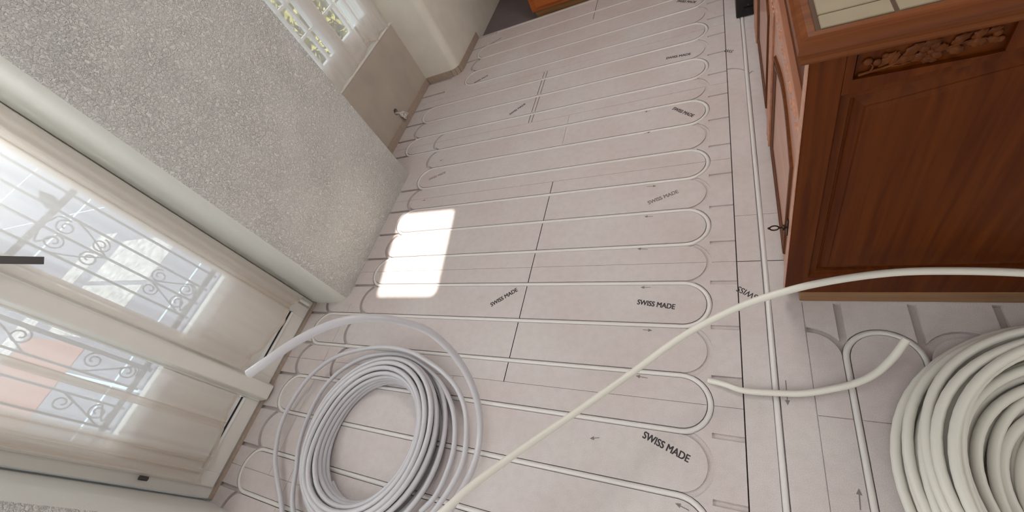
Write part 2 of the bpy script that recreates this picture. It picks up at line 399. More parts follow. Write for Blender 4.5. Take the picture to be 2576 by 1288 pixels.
for a, b in [((-.279, .799), (-.315, .799)), ((-.295, .631), (-.263, .630)), ((-.268, .464), (-.306, .468)), ((-.140, .120), (-.175, .130)), ((-.325, 1.297), (-.285, 1.294)),
             ((-.300, .969), (-.340, .973)), ((.107, .495), (.106, .425)), ((.228, .200), (.232, .246)), ((-.290, 1.130), (-.325, 1.132)), ((-.34, 1.80), (-.37, 1.80)), ((-.36, 1.64), (-.33, 1.645)),
             ((-.40, .262), (-.43, .255)), ((-1.60, 1.385), (-1.57, 1.388)), ((-1.57, 1.715), (-1.60, 1.712))]:
    arrow_into(fb, a, b)
for x in (-1.033, -1.012):                                   # two ruled pencil lines
    for ya, yb in ((2.395, 2.33), (2.31, 2.165), (2.14, 2.0), (1.975, 1.905)): poly_into(fb, [(x - .0018, ya), (x + .0018, ya), (x + .0018, yb), (x - .0018, yb)], 2)
struct('floor', fb, [M['board'], M['seam'], M['ink'], M['pencil']], 'pale grey fibre heating boards with milled pipe grooves')

struct('floor', B(-2.6, 2.8, 3.17, 4.3, -0.08, -0.03), M['dark'], 'dark mauve grey floor beyond the heating boards')

# ------------------------------------------------------------------ walls
def wall(name, poly, r, z0, z1, m, label):
    bm = prism(bmesh.new(), rounded(poly, r, 10), z0, z1)
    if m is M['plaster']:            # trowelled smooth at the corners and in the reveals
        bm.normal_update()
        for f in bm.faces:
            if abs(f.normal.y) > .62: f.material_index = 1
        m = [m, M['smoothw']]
    return struct(name, bm, m, label, smooth=True, angle=40)
XW = -1.812
wall('wall_left', [(-2.4, .705), (XW, .715), (XW, 1.640), (-2.4, 1.640)], [0, .060, .006, 0], -0.02, 2.5, M['plaster'], 'textured white plaster pier between glazed door and window niche')
wall('wall_left', [(-2.4, -2.1), (XW, -2.1), (XW, -.265), (-2.4, -.245)], [0, 0, .085, 0], -0.02, 2.5, M['plaster'], 'textured white plaster wall on near side of the glazed door')
wall('wall_left', [(-2.4, 2.660), (-1.785, 2.672), (-1.785, 4.3), (-2.4, 4.3)], [0, .06, 0, 0], -0.06, 2.5, M['smooth'], 'smooth wall beyond the window niche')
nw = wall('wall_left', [(-2.4, 1.60), (-2.083, 1.60), (-2.083, 2.70), (-2.4, 2.70)], 0, -0.02, 0.505, M['niche'], 'bare greyish wall below the niche window')
struct('wall_left', B(-2.4, XW, -.27, .73, 2.12, 2.5), M['smooth'], 'wall above the glazed door')
struct('wall_left', B(-2.4, XW, 1.62, 2.68, 1.95, 2.5), M['smooth'], 'wall above the niche window')
# round hole in the niche wall
cb = bmesh.new(); bmesh.ops.create_cone(cb, cap_ends=True, segments=24, radius1=.024, radius2=.024, depth=.12, matrix=Matrix.Translation((-2.083, 2.168, .128)) @ Matrix.Rotation(pi / 2, 4, 'Y'))
cut = obj('cutter', cb, M['gasket'])
md = nw.modifiers.new('hole', 'BOOLEAN'); md.object = cut; md.solver = 'EXACT'
bpy.context.view_layer.update(); me = bpy.data.meshes.new_from_object(nw.evaluated_get(bpy.context.evaluated_depsgraph_get()))
nw.modifiers.clear(); nw.data = me; bpy.data.objects.remove(cut)
struct('wall_back', B(-2.6, 2.9, 4.3, 4.4, -.06, 2.5), M['smooth']); struct('wall_front', B(-2.6, 2.9, -2.2, -2.1, -.06, 2.5), M['smooth'])
struct('wall_right', B(2.8, 2.9, -2.2, 4.4, -.06, 2.5), M['smooth'])
# ceiling with a small roof light
DX = math.cos(EL) / math.sin(EL) * 2.5
hole = rounded([(-1.612 + DX, .752), (-1.240 + DX, .758), (-1.325 + DX, 1.287), (-1.712 + DX, 1.295)], .03, 5)
def ceil():
    bm = bmesh.new(); vs = [Vector(p) for p in [(-2.6, -2.2), (2.9, -2.2), (2.9, 4.4), (-2.6, 4.4)]] + [Vector(p) for p in hole]
    n = len(hole); V, E, F, *_rest = delaunay_2d_cdt(vs, [(i, (i + 1) % 4) for i in range(4)], [[0, 1, 2, 3], list(range(4, 4 + n))], 1, 1e-6)
    of = _rest[2]; bv = {}
    for f, s in zip(F, of):
        if 1 in s: continue
        bm.faces.new([bv.setdefault(i, bm.verts.new((V[i].x, V[i].y, 2.5))) if i in bv else bv.setdefault(i, bm.verts.new((V[i].x, V[i].y, 2.5))) for i in f])
    g = bmesh.ops.extrude_face_region(bm, geom=list(bm.faces)); bmesh.ops.translate(bm, vec=(0, 0, .012), verts=[v for v in g['geom'] if isinstance(v, bmesh.types.BMVert)])
    return bm
struct('ceiling', ceil(), M['cream'], 'white ceiling with a small roof light opening')

def skirt(name, pts, z1, t=.009):
    bm = bmesh.new()
    for (x0, y0), (x1, y1) in zip(pts, pts[1:]):
        d = Vector((x1 - x0, y1 - y0)).normalized(); n = Vector((d.y, -d.x)) * t
        prism(bm, [(x0, y0), (x1, y1), (x1 + n.x, y1 + n.y), (x0 + n.x, y0 + n.y)][::-1], 0.001, z1)
    return struct(name, bm, M['skirt'])
skirt('baseboard_left', [(-2.083, 1.642), (-2.083, 2.664)], .052)
skirt('baseboard_left', [(-2.07, 2.6655), (-1.845, 2.6712), (-1.815, 2.682), (-1.794, 2.703), (-1.785, 2.735), (-1.785, 3.16)], .052)

# ------------------------------------------------------------------ glazed double door (left, near)
door = thing('door_1', 'white glazed double door with sheer curtains beside textured pier', 'door', (-2.06, .23, 0)); door['kind'] = 'structure'; del door['category']
fr = bmesh.new(); box(fr, -2.12, -2.055, .655, .708, 0, 2.12, .004); box(fr, -2.12, -2.055, -.248, -.198, 0, 2.12, .004); box(fr, -2.12, -2.055, -.19, .65, 2.07, 2.12, .004); box(fr, -2.14, -2.05, -.245, .705, -.02, .012)
obj('door_frame', fr, M['white'], door)
sl = B(-2.052, -2.036, -.245, .705, .0005, .013); obj('threshold_seal', sl, M['skirt'], door)
def leaf(y0, y1, x, jut):
    bm = bmesh.new(); s = .058
    box(bm, x - .05, x, y0, y0 + s, .02, 2.06, .005); box(bm, x - .05, x, y1 - s, y1, .02, 2.06, .005)
    box(bm, x - .048, x - .001, y0 + s - .002, y1 - s + .002, .02, .098, .004); box(bm, x - .048, x - .001, y0 + s - .002, y1 - s + .002, 2.0, 2.06, .004)
    box(bm, x - .048, x - .006, y0 + s - .002, y1 - s + .002, .42, .475, .004)
    o = obj('door_leaf', bm, M['white'], door)
    obj('lower_panel', B(x - .036, x - .022, y0 + s - .004, y1 - s + .004, .12, .425), M['white'], o)
    obj('glass', B(x - .032, x - .026, y0 + s - .004, y1 - s + .004, .472, 2.005), M['glass'], o)
    bd = bmesh.new(); box(bd, x - .020, x + .006, y0 + s + .004, y1 - s - .004, .096, .107); box(bd, x - .018, x - .002, y0 + s + .004, y1 - s - .004, .114, .122)
    obj('glazing_bead', bd, M['bead'], o)
    obj('seal', B(x - .020, x + .001, y0 + s + .004, y1 - s - .004, .107, .114), M['gasket'], o)
    return o
leaf(.225, .662, -2.042, 0); lf2 = leaf(-.205, .222, -2.042, 0)
cs = bmesh.new(); prism(cs, rounded([(-2.05, .170), (-2.006, .182), (-2.006, .246), (-2.05, .256)], [.0, .008, .008, 0], 3), .015, 2.05); obj('cover_strip', cs, M['white'], lf2, smooth=True, angle=40)
hg = T_([(-2.026, .672, .045), (-2.026, .672, .115)], .008); obj('hinge', hg, M['white'], door, smooth=True, angle=40)
hg = T_([(-2.026, -.212, .30), (-2.026, -.212, .33)], .008); obj('hinge', hg, M['steel'], door, smooth=True, angle=40)
hd = bmesh.new(); box(hd, -2.006, -1.998, .200, .232, 1.10, 1.24, .003); obj('handle_plate', hd, M['steel'], lf2)
lv = bmesh.new(); A_ = Vector((-1.962, .222, 1.168)); Bv = Vector((-1.962, .322, 1.008)); dv = (Bv - A_).normalized(); nv = Vector((0, -dv.z, dv.y))
vs = []
for P_ in (A_, Bv):
    for sx, sn in ((-1, -1), (1, -1), (1, 1), (-1, 1)): vs.append(lv.verts.new(P_ + Vector((.007, 0, 0)) * sx + nv * .012 * sn))
for q in ((0, 1, 2, 3), (7, 6, 5, 4), (0, 4, 5, 1), (1, 5, 6, 2), (2, 6, 7, 3), (3, 7, 4, 0)): lv.faces.new([vs[i] for i in q])
tube(lv, [(-2.0, .216, 1.168), (-1.958, .216, 1.168)], .008)
obj('door_handle', lv, M['steel'], lf2)

# sheer curtains: a waving cloth hung from a slim rod
def cloth(y0, y1, x0, top, hem, amp, waves, seed, flare=0.0, nu=90, nv=40):
    rnd = random.Random(seed); ph = [rnd.uniform(0, 6.28) for _ in range(4)]; bm = bmesh.new(); g = []
    for j in range(nv + 1):
        row = []
        for i in range(nu + 1):
            u = i / nu; v = j / nv
            z = top + (hem(u) - top) * v
            yy = y0 + (y1 - y0) * u + flare * (v ** 3) * (u - .5)
            w = math.sin(waves * 6.28 * u + ph[0] + .5 * math.sin(2.1 * v + ph[1])) + .5 * math.sin(waves * 2.3 * 6.28 * u + ph[2] + 1.3 * v) + .25 * math.sin(waves * .6 * 6.28 * u + ph[3] - 2 * v)
            edge = .35 + 1.3 * abs(u - .5) ** 1.2
            row.append(bm.verts.new((x0 + amp * w * edge * (0.75 + .35 * v), yy + amp * .6 * math.cos(waves * 6.28 * u + ph[1]), z)))
        g.append(row)
    for j in range(nv):
        for i in range(nu): bm.faces.new((g[j][i], g[j][i + 1], g[j + 1][i + 1], g[j + 1][i]))
    return bm
def interp(pts):
    def f(u):
        for (a, za), (b, zb) in zip(pts, pts[1:]):
            if u <= b: t = (u - a) / (b - a); t = t * t * (3 - 2 * t); return za + (zb - za) * t
        return pts[-1][1]
    return f
def curtain(y0, y1, x0, top, hemp, amp, waves, seed, m, label, cat, group, flare=0.0, gathers=()):
    t = thing('sheer_curtain', label, cat, (x0, (y0 + y1) / 2, top), group)
    c = obj('curtain_cloth', cloth(y0, y1, x0, top, interp(hemp), amp, waves, seed, flare), m, t, smooth=True)
    obj('curtain_rod', T_([(x0, y0 - .02, top + .004), (x0, y1 + .02, top + .004)], .005), M['white'], t, smooth=True, angle=40)
    # stitched hem, a narrow double layer of the cloth
    cm = c.data; nu, nv = 90, 40; bm = bmesh.new()
    idx = lambda j, i: cm.vertices[j * (nu + 1) + i].co
    prev = None
    for i in range(nu + 1):
        lo = idx(nv, i).copy(); up_ = idx(nv - 1, i); d = (up_ - lo).normalized() * .016
        a = bm.verts.new(lo + Vector((.0015, 0, -.001))); b = bm.verts.new(lo + d + Vector((.0015, 0, 0)))
        if prev: bm.faces.new((prev[0], a, b, prev[1]))
        prev = (a, b)
    obj('hem', bm, M['gather'], t, smooth=True)
    for ga, gb_, gh, gw in gathers:   # bunched edges of the same cloth, folded over
        obj('gathered_edge', cloth(ga, gb_, x0 - .006, top - .01, lambda u: gh, .010, gw, seed + 2, 0, 60, 30), M['gather'], t, smooth=True)
    return t
curtain(.262, .682, -1.996, 2.0, [(0, .212), (.3, .17), (.55, .142), (.8, .15), (1, .128)], .012, 3.2, 3, M['sheer'], 'sheer curtain on the door leaf next to the textured pier', 'curtain', 'curtains on the glazed door', gathers=((.575, .678, .150, 2.6), (.264, .300, .24, 1)))
curtain(-.188, .160, -2.004, 2.0, [(0, .112), (.35, .12), (.7, .15), (1, .165)], .010, 3.0, 9, M['sheer'], 'sheer curtain on the nearer door leaf, past the cover strip', 'curtain', 'curtains on the glazed door', gathers=((-.186, -.095, .135, 2.2), (.020, .048, .14, 1)))

# ------------------------------------------------------------------ niche window
win = thing('window_1', 'white muntin window in the niche behind short net curtains', 'window', (-2.16, 2.15, .5)); win['kind'] = 'structure'; del win['category']
wf = bmesh.new(); box(wf, -2.20, -2.13, 1.60, 1.68, .50, 1.95, .004); box(wf, -2.20, -2.13, 2.60, 2.70, .50, 1.95, .004); box(wf, -2.20, -2.13, 1.67, 2.61, .50, .56, .004); box(wf, -2.20, -2.13, 1.67, 2.61, 1.89, 1.95, .004)
obj('window_frame', wf, M['white'], win)
obj('window_sill', B(-2.2, -2.078, 1.62, 2.68, .500, .512, .003), M['white'], win)
def sash(y0, y1, ms):
    bm = bmesh.new(); x = -2.125; s = .055
    box(bm, x - .045, x, y0, y0 + s, .56, 1.89, .004); box(bm, x - .045, x, y1 - s, y1, .56, 1.89, .004); box(bm, x - .044, x - .001, y0 + s, y1 - s, .56, .655, .004); box(bm, x - .044, x - .001, y0 + s, y1 - s, 1.83, 1.89, .004)
    o = obj('window_sash', bm, M['white'], win)
    mb = bmesh.new()
    for y in ms: box(mb, x - .034, x - .010, y - .009, y + .009, .655, 1.83, .002)
    for i in range(1, 7): box(mb, x - .033, x - .011, y0 + s, y1 - s, .655 + .168 * i - .007, .655 + .168 * i + .007, .002)
    obj('glazing_bars', mb, M['white'], o)
    obj('glass', B(x - .026, x - .022, y0 + s - .003, y1 - s + .003, .652, 1.833), M['glass'], o)
sash(1.68, 2.16, [1.955, 2.045]); sash(2.16, 2.60, [2.355, 2.46])
curtain(1.72, 2.325, -2.092, 1.7, [(0, .56), (.3, .50), (.5, .475), (.62, .51), (.8, .505), (1, .545)], .016, 3.4, 21, M['net'], 'short net curtain panel nearest the textured pier in window niche', 'curtain', 'net curtains in the window niche', .02)
curtain(2.385, 2.655, -2.090, 1.7, [(0, .545), (.3, .50), (.55, .515), (.75, .50), (1, .50)], .016, 2.2, 33, M['net'], 'narrow net curtain panel against the smooth niche reveal', 'curtain', 'net curtains in the window niche', .05)

# loose wires below the hole
wr = bmesh.new(); rw = random.Random(5)
for q in range(5):
    P = [(-2.10, 2.168, .122)]; c = Vector((-2.058, 2.185 + rw.uniform(-.008, .008), .085))
    P.append((-2.068, 2.172, .112))
    for k in range(7):
        a = k * 1.9 + q; P.append((c.x + .010 * math.cos(a * 1.3), c.y + (.020 + .006 * q / 4) * math.cos(a), c.z - .004 * k + .016 * math.sin(a)))
    P.append((-2.05, 2.20 + .008 * q, .10 - .01 * q)); tube(wr, spline(P, 6), .0024, n=6)
tag(obj('electrical_wire', wr, M['wire'], smooth=True), 'tangled white loose wires hanging out of round hole in niche wall', 'wires')

# ------------------------------------------------------------------ outdoors
def flat(name, x0, x1, y0, y1, z0, z1, m, label=None): return struct(name, B(x0, x1, y0, y1, z0, z1), m, label)
flat('patio', -30, -2.42, -14, 1.55 + 12, -.25, -.15, M['slab'], 'grey stone slab patio outside the glazed door')
pv = bmesh.new()
for x, w in ((-3.97, .030), (-8.66, .10), (-15.4, .2)): box(pv, x - w / 2, x + w / 2, -8, 8, -.151, -.147)
for y in (.1, 2.2, 4.3): box(pv, -15, -2.5, y - .01, y + .01, -.151, -.1475)
struct('trim_1', pv, M['grt'], 'pale joint lines in the patio slabs')
pv = bmesh.new(); box(pv, -6.83, -6.37, -1, 1.65, -.151, -.145); box(pv, -5.98, -4.70, .98, 1.5, -.151, -.144); box(pv, -6.02, -4.72, .66, .93, -.151, -.144); box(pv, -5.9, -4.9, .40, .62, -.151, -.144)
struct('trim_2', pv, M['pale'], 'rough white paving areas on the patio')
pv = bmesh.new(); box(pv, -6.3, -4.85, -.5, .34, -.151, -.143)
struct('trim_3', pv, M['terra'], 'terracotta paving area on the patio')
flat('lawn', -8.2, -3.2, 2.9, 16, -.16, -.13, M['lawn'], 'sunlit yellow green lawn outside the niche window')
def shrub(loc, r, hgt, seed, label):
    t = thing('garden_shrub', label, 'shrub', loc, 'shrubs outside the niche window'); rnd = random.Random(seed); bm = bmesh.new()
    for k in range(1500):
        a = rnd.uniform(0, 6.28); ct = rnd.uniform(-.2, 1); rr = r * (rnd.uniform(.55, 1) ** .4) * (1 + .25 * math.sin(3 * a + seed))
        st = math.sqrt(max(0, 1 - ct * ct)); p = Vector((loc[0] + rr * st * math.cos(a), loc[1] + rr * st * math.sin(a), loc[2] + hgt * (.35 + .62 * max(ct, -.2)) * (rr / r)))
        E_ = Euler((rnd.uniform(-1, 1), rnd.uniform(-1, 1), rnd.uniform(0, 6.28))).to_matrix(); s = rnd.uniform(.045, .075)
        q = [p + E_ @ Vector(v) * s for v in ((-1, 0, 0), (-.3, -.45, .08), (.5, -.38, .06), (1.1, 0, -.08), (.5, .38, .06), (-.3, .45, .08))]
        bm.faces.new([bm.verts.new(x) for x in q])
    obj('foliage', bm, M['leaf'], t); sb = bmesh.new()
    for k in range(5):
        a = k * 1.26; tube(sb, spline([loc, (loc[0] + .12 * math.cos(a), loc[1] + .12 * math.sin(a), loc[2] + hgt * .35), (loc[0] + .5 * r * math.cos(a), loc[1] + .5 * r * math.sin(a), loc[2] + hgt * .8)], 5), lambda u: .022 - .012 * u, n=6)
    obj('stem', sb, M['bark'], t, smooth=True)
shrub((-4.1, 3.9, -.13), .55, .95, 1, 'yellow green garden shrub seen through the niche window panes')
shrub((-5.6, 5.9, -.13), .75, 1.2, 2, 'larger yellow green shrub further out behind the niche window')

# wrought iron grille just outside the glass
gr = thing('window_grille', 'wrought iron scroll grille seen through the sheer door curtains', 'grille', (-2.3, .2, .42))
gx = -2.3
for z in (.425, 1.028): obj('rail', B(gx - .006, gx + .006, -.25, .70, z - .011, z + .011), M['iron'], gr)
BY = [.635, .560, .485, .410, .335, .245, .155, .070, -.012, -.095, -.18]
for y in BY:
    b_ = bmesh.new(); box(b_, gx - .004, gx + .004, y - .0042, y + .0042, .40, 2.1)
    if y in (.335, .155):
        box(b_, gx - .007, gx + .007, y - .008, y + .008, .40, 2.1)
    obj('bar', b_, M['iron'], gr)
def scroll(cy, cz, sgn, up, r0=.026):
    P = []; 
    for i in range(26):
        t = i / 25; a = sgn * (t * 2.9 * pi) ; rr = r0 * (1 - t) ** .7 + .006
        P.append((gx, cy + rr * math.cos(a) * .9, cz + up * rr * math.sin(a) * 1.05))
    return P
for c, cols in ((.485, (.518, .452)), (.070 + .017, (.120,)), (-.012, (-.048,))):
    for cy in cols:
        for cz, up in ((.965, 1), (.843, -1), (.603, 1), (.478, -1)):
            sg = 1
            b_ = bmesh.new(); P = scroll(cy, cz, 1 if cy > c else -1, up)
            if cy < c: P = [(x, 2 * cy - y, z) for x, y, z in P]; P = [(x, 2 * cy - y, z) for x, y, z in P]
            tube(b_, P, .0034, n=6)
            s = 1 if cy > c else -1; rail_z = 1.028 if cz > .72 else .425
            if cz in (.965, .478):
                tube(b_, spline([P[0], (gx, cy + s * .026, cz + (.05 if cz > .9 else -.042) * .75), (gx, cy - s * .008, rail_z - math.copysign(.012, rail_z - cz))], 5), .0034, n=6)
            obj('scroll', b_, M['iron'], gr, smooth=True)
for cy, y2 in ((.560, .485), (.410, .485), (.155, .07), (-.095, -.012)):
    b_ = bmesh.new(); tube(b_, spline([(gx, cy, .955), (gx, (cy + y2) / 2 + .01 * (1 if cy > y2 else -1), .885), (gx, y2, .80)], 6), .0034, n=6); obj('brace', b_, M['iron'], gr, smooth=True); b_ = bmesh.new()
    tube(b_, spline([(gx, cy, .45), (gx, (cy + y2) / 2, .53), (gx, y2, .62)], 6), .0034, n=6); obj('brace', b_, M['iron'], gr, smooth=True)
lf = bmesh.new(); prism(lf, [(.585, 1.03), (.60, 1.06), (.59, 1.10), (.565, 1.085), (.545, 1.05), (.56, 1.03)], gx - .004, gx + .004, 'X'); obj('leaf_ornament', lf, M['iron'], gr)

# ------------------------------------------------------------------ pipes in the floor
ZP = -.0068; RP = .0084
def flat_pipe(name, P, label, m=M['pipe']):
    return tag(obj(name, T_([(x, y, ZP) for x, y in P], RP, n=14), m, smooth=True, angle=50), label, 'pipe')
flat_pipe('heating_pipe', snake, 'white heating pipe laid in long back-and-forth loops in the floor boards')
SM = lambda P: [(p.x, p.y) for p in P]
flat_pipe('heating_pipe', SM(spline([(.081, 2.68), (.082, 2.2), (.080, 1.95), (.081, 1.4), (.083, .9), (.080, .4), (.081, -.3), (.081, -1.48)], 6)), 'straight white heating pipe running alongside the cabinet front')
flat_pipe('heating_pipe', [(XC[0], -1.48), (XC[0], YT)] + arc((XC[0] + XC[1]) / 2, YT, RU, pi, 0)[1:] + [(XC[1], -1.48)], 'white heating pipe with single hairpin bend in front of the cabinet')

def loose(P, r, n=14): return T_(P, r, n=n)
# --- left coil: one long pipe wound in an oval pile
RC = .0092
C0 = (-1.262, .122)
turns = [(.222, .0115, 0, 0), (.221, .028, 0, 0), (.223, .046, 0, 0), (.227, .064, .002, 0), (.236, .082, .004, 0), (.253, .096, .004, -.002), (.272, .098, .006, 0), (.290, .090, .006, .004), (.300, .072, .008, .0), (.262, .052, .006, 0), (.247, .020, .004, 0),
         (.280, .030, .006, 0), (.300, .018, .010, 0), (.318, .044, .014, -.002), (.322, .026, .022, -.004)]
def wound(c, turns, per=64, start=-2.2, wob=.004, seed=1):
    rnd = random.Random(seed); P = []; n = len(turns)
    for i in range((n - 1) * per + 1):
        t = i / per; k = min(int(t), n - 2); f = t - k; f = max(0, min(1, (f - .80) / .20)); f = f * f * (3 - 2 * f)
        a_, b_ = turns[k], turns[k + 1]; r_, z_, dx, dy = [p + (q - p) * f for p, q in zip(a_, b_)]
        th = start + 2 * pi * t
        r_ += wob * math.sin(3 * th + k * 1.7) * .4
        P.append((c[0] + dx + r_ * math.cos(th), c[1] + dy + r_ * math.sin(th), max(z_, .0115)))
    return P
LOOP2 = [(-0.94, -0.06, .04), (-0.902, -0.007, .04), (-0.885, 0.061, .04), (-0.883, 0.135, .04), (-0.904, 0.21, .04), (-0.945, 0.281, .04), (-1.013, 0.348, .045), (-1.107, 0.404, .05), (-1.219, 0.441, .055), (-1.342, 0.443, .055), (-1.477, 0.412, .05), (-1.590, 0.343, .04), (-1.645, 0.255, .035), (-1.660, 0.15, .03), (-1.640, 0.043, .03), (-1.596, -0.040, .03)]
LOOP1 = [(-1.535, -0.150, .03), (-1.45, -.215, .03), (-1.33, -.255, .03), (-1.2, -.27, .03), (-1.06, -.23, .04), (-0.95, -0.15, .05), (-0.885, -0.053, .055), (-0.852, 0.01, .055), (-0.832, 0.068, .055), (-0.826, 0.125, .055), (-0.842, 0.198, .055), (-0.876, 0.274, .055), (-0.930, 0.338, .06), (-1.000, 0.384, .065), (-1.084, 0.42, .07), (-1.199, 0.455, .075), (-1.34, 0.464, .08), (-1.485, 0.443, .075), (-1.624, 0.397, .07), (-1.731, 0.306, .06), (-1.781, 0.188, .05), (-1.789, 0.081, .04), (-1.743, -0.021, .035), (-1.687, -0.086, .03), (-1.61, -0.16, .02), (-1.50, -.26, .02), (-1.32, -.35, .03), (-1.1, -.38, .08), (-.9, -.33, .15), (-.76, -.2, .22)]
ARC = [(-0.689, -0.031, 0.271), (-0.681, 0.028, 0.252), (-0.674, 0.076, 0.24), (-0.668, 0.128, 0.245), (-0.659, 0.184, 0.28), (-0.645, 0.228, 0.344), (-0.635, 0.263, 0.42), (-0.635, 0.29, 0.494), (-0.641, 0.307, 0.567), (-0.653, 0.314, 0.635), (-0.676, 0.305, 0.701), (-0.697, 0.286, 0.756), (-0.728, 0.259, 0.799), (-0.762, 0.225, 0.825), (-0.791, 0.186, 0.844), (-0.818, 0.142, 0.858), (-0.847, 0.106, 0.865)]
W1 = wound(C0, turns)
bm = bmesh.new(); tube(bm, W1, RC, n=12)
full = spline(LOOP2 + LOOP1 + ARC, 7); tube(bm, full, RC, n=14)
lc = thing('pipe_coil', 'grey-white pipe coil on floor boards, its loose end arching up towards the glazed door', 'pipe coil', (-1.26, .12, 0))
obj('wound_pipe', bm, M['pipe_g'], lc, smooth=True, angle=50)
e = full[-1]; d = (full[-1] - full[-2]).normalized()
bm = bmesh.new(); tube(bm, [e + d * .0002, e + d * .0006], .0068, n=14); obj('pipe_bore', bm, M['bore'], lc)
# --- right coil
C1 = (.708, .283); RC2 = .0102
turns2 = [(.190, .0098, 0, 0), (.212, .0098, 0, 0), (.203, .026, 0, 0), (.224, .028, 0, 0), (.236, .0098, 0, 0), (.247, .030, 0, 0), (.262, .014, 0, 0), (.268, .046, 0, 0), (.286, .030, 0, 0), (.300, .012, 0, 0), (.310, .048, 0, 0), (.298, .066, 0, 0), (.322, .030, 0, 0), (.345, .012, 0, 0),
          (.342, .048, 0, 0), (.330, .084, 0, 0), (.316, .100, 0, 0), (.327, .116, .004, .003), (.344, .106, 0, 0), (.362, .090, 0, .004), (.366, .070, 0, 0), (.362, .050, 0, 0), (.382, .058, 0, 0), (.386, .038, 0, 0), (.378, .022, 0, 0), (.397, .0265, 0, 0), (.398, .0098, 0, 0)]
bm = T_(wound(C1, turns2, start=-1.2, wob=.012, seed=4), RC2, n=12)
tag(obj('pipe_coil', bm, M['pipe_c'], smooth=True, angle=50), 'tight stacked coil of cream white pipe on floor in front of the cabinet', 'pipe coil')
# --- free hanging length crossing the view
DIAG = [(-1.15, -.62, .03), (-1.0, -.50, .12), (-.84, -.34, .30), (-.71, -.18, .42), (-0.633, -0.077, 0.452), (-0.592, -0.022, 0.443), (-0.549, 0.045, 0.415), (-0.468, 0.152, 0.355), (-0.37, 0.265, 0.302), (-0.248, 0.396, 0.261), (-0.133, 0.5, 0.26), (-0.008, 0.577, 0.272), (0.103, 0.621, 0.284), (0.207, 0.652, 0.284), (0.325, 0.68, 0.27), (0.435, 0.694, 0.25), (0.558, 0.703, 0.222), (0.68, 0.70, 0.195), (.85, .66, .15), (1.05, .56, .08), (1.22, .38, .02), (1.3, .15, .010)]
tag(obj('loose_pipe', T_(spline(DIAG, 7), .0090, n=16), M['pipe_c'], smooth=True, angle=50), 'long loose white pipe bowing across the floor and past the cabinet base', 'pipe')
CUT = [(-0.091, 0.474, 0.002), (-0.05, 0.464, 0.011), (0.001, 0.45, 0.012), (0.074, 0.451, 0.014), (0.144, 0.457, 0.016), (0.211, 0.476, 0.02), (0.259, 0.494, 0.025), (0.303, 0.521, 0.034), (0.342, 0.561, 0.05), (0.371, 0.602, 0.07)]
ct = thing('loose_pipe', 'short curved pipe end lying over the hairpin bend before the cabinet', 'pipe', (.14, .45, 0))
cp = spline(CUT, 8); obj('pipe_length', T_(cp, lambda u: .0080 + .0016 * u, n=16), M['pipe_c'], ct, smooth=True, angle=50)
d = (cp[-1] - cp[-2]).normalized(); obj('pipe_bore', T_([cp[-1] + d * .0002, cp[-1] + d * .0006], .0066, n=14), M['bore'], ct)

# ------------------------------------------------------------------ kitchen cabinet
cab = thing('kitchen_cabinet', 'dark cherry kitchen base cabinet with carved side panel and arched doors', 'cabinet', (.5, 1.5, 0))
X0, X1, Ya, Yb, ZT = .130, .98, .757, 2.36, .845
bd = bmesh.new(); box(bd, X0 + .012, X1, Ya + .014, Yb, .055, .84)
obj('carcass', bd, M['wood'], cab)
pb = bmesh.new(); box(pb, X0 + .034, X1, .748, .775, .001, .052, .003); box(pb, X0 + .006, X0 + .034, .80, Yb, .001, .055)
obj('plinth', pb, M['plinth'], cab)
# end panel: stiles, rails with arched lower edge, moulded field
ep = bmesh.new(); xs0, xs1 = .176, .93; zb = .135
yf, yr = .750, .772
box(ep, X0 - .006, xs0, yf, yr, .052, ZT, .0015); box(ep, xs1, X1, yf, yr, .052, ZT, .0015); box(ep, xs0 - .001, xs1 + .001, yf, yr, .052, zb, .0015)
def archz(x, base=.757, rise=.044): u = (x - xs0) / (xs1 - xs0); return base + rise * max(0, math.sin(pi * u)) ** 1.25
# upper rail with the arch below it and a sunk field for the carving
cx0, cx1, cz0, cz1 = .190, .372, .786, .834
n = 40; out = [(xs0 + (xs1 - xs0) * i / n, min(archz(xs0 + (xs1 - xs0) * i / n), .84)) for i in range(n + 1)]
def arch_strip(bm, off0, off1, y0, y1, inset=0.0, base=.758, sh=0):
    """closed moulding that follows the panel opening between two insets"""
    def loop(o):
        P = [(xs0 + o, zb + o)]; P += [(xs0 + o + (xs1 - xs0 - 2 * o) * i / n, archz(xs0 + (xs1 - xs0) * i / n) - o) for i in range(n + 1)]; P.append((xs1 - o, zb + o)); return P
    A, B2 = loop(off0), loop(off1); N_ = len(A)
    va = [[bm.verts.new((x, y, z)) for x, z in L_] for L_, y in ((A, y0), (B2, y1))]
    for i in range(N_): bm.faces.new((va[0][i], va[0][(i + 1) % N_], va[1][(i + 1) % N_], va[1][i]))
tr = bmesh.new()
vs_t = []
for i in range(n + 1):
    x, z = out[i]; zt = cz0 - .004 if z < cz0 - .006 else z + .001
    vs_t.append((x, z))
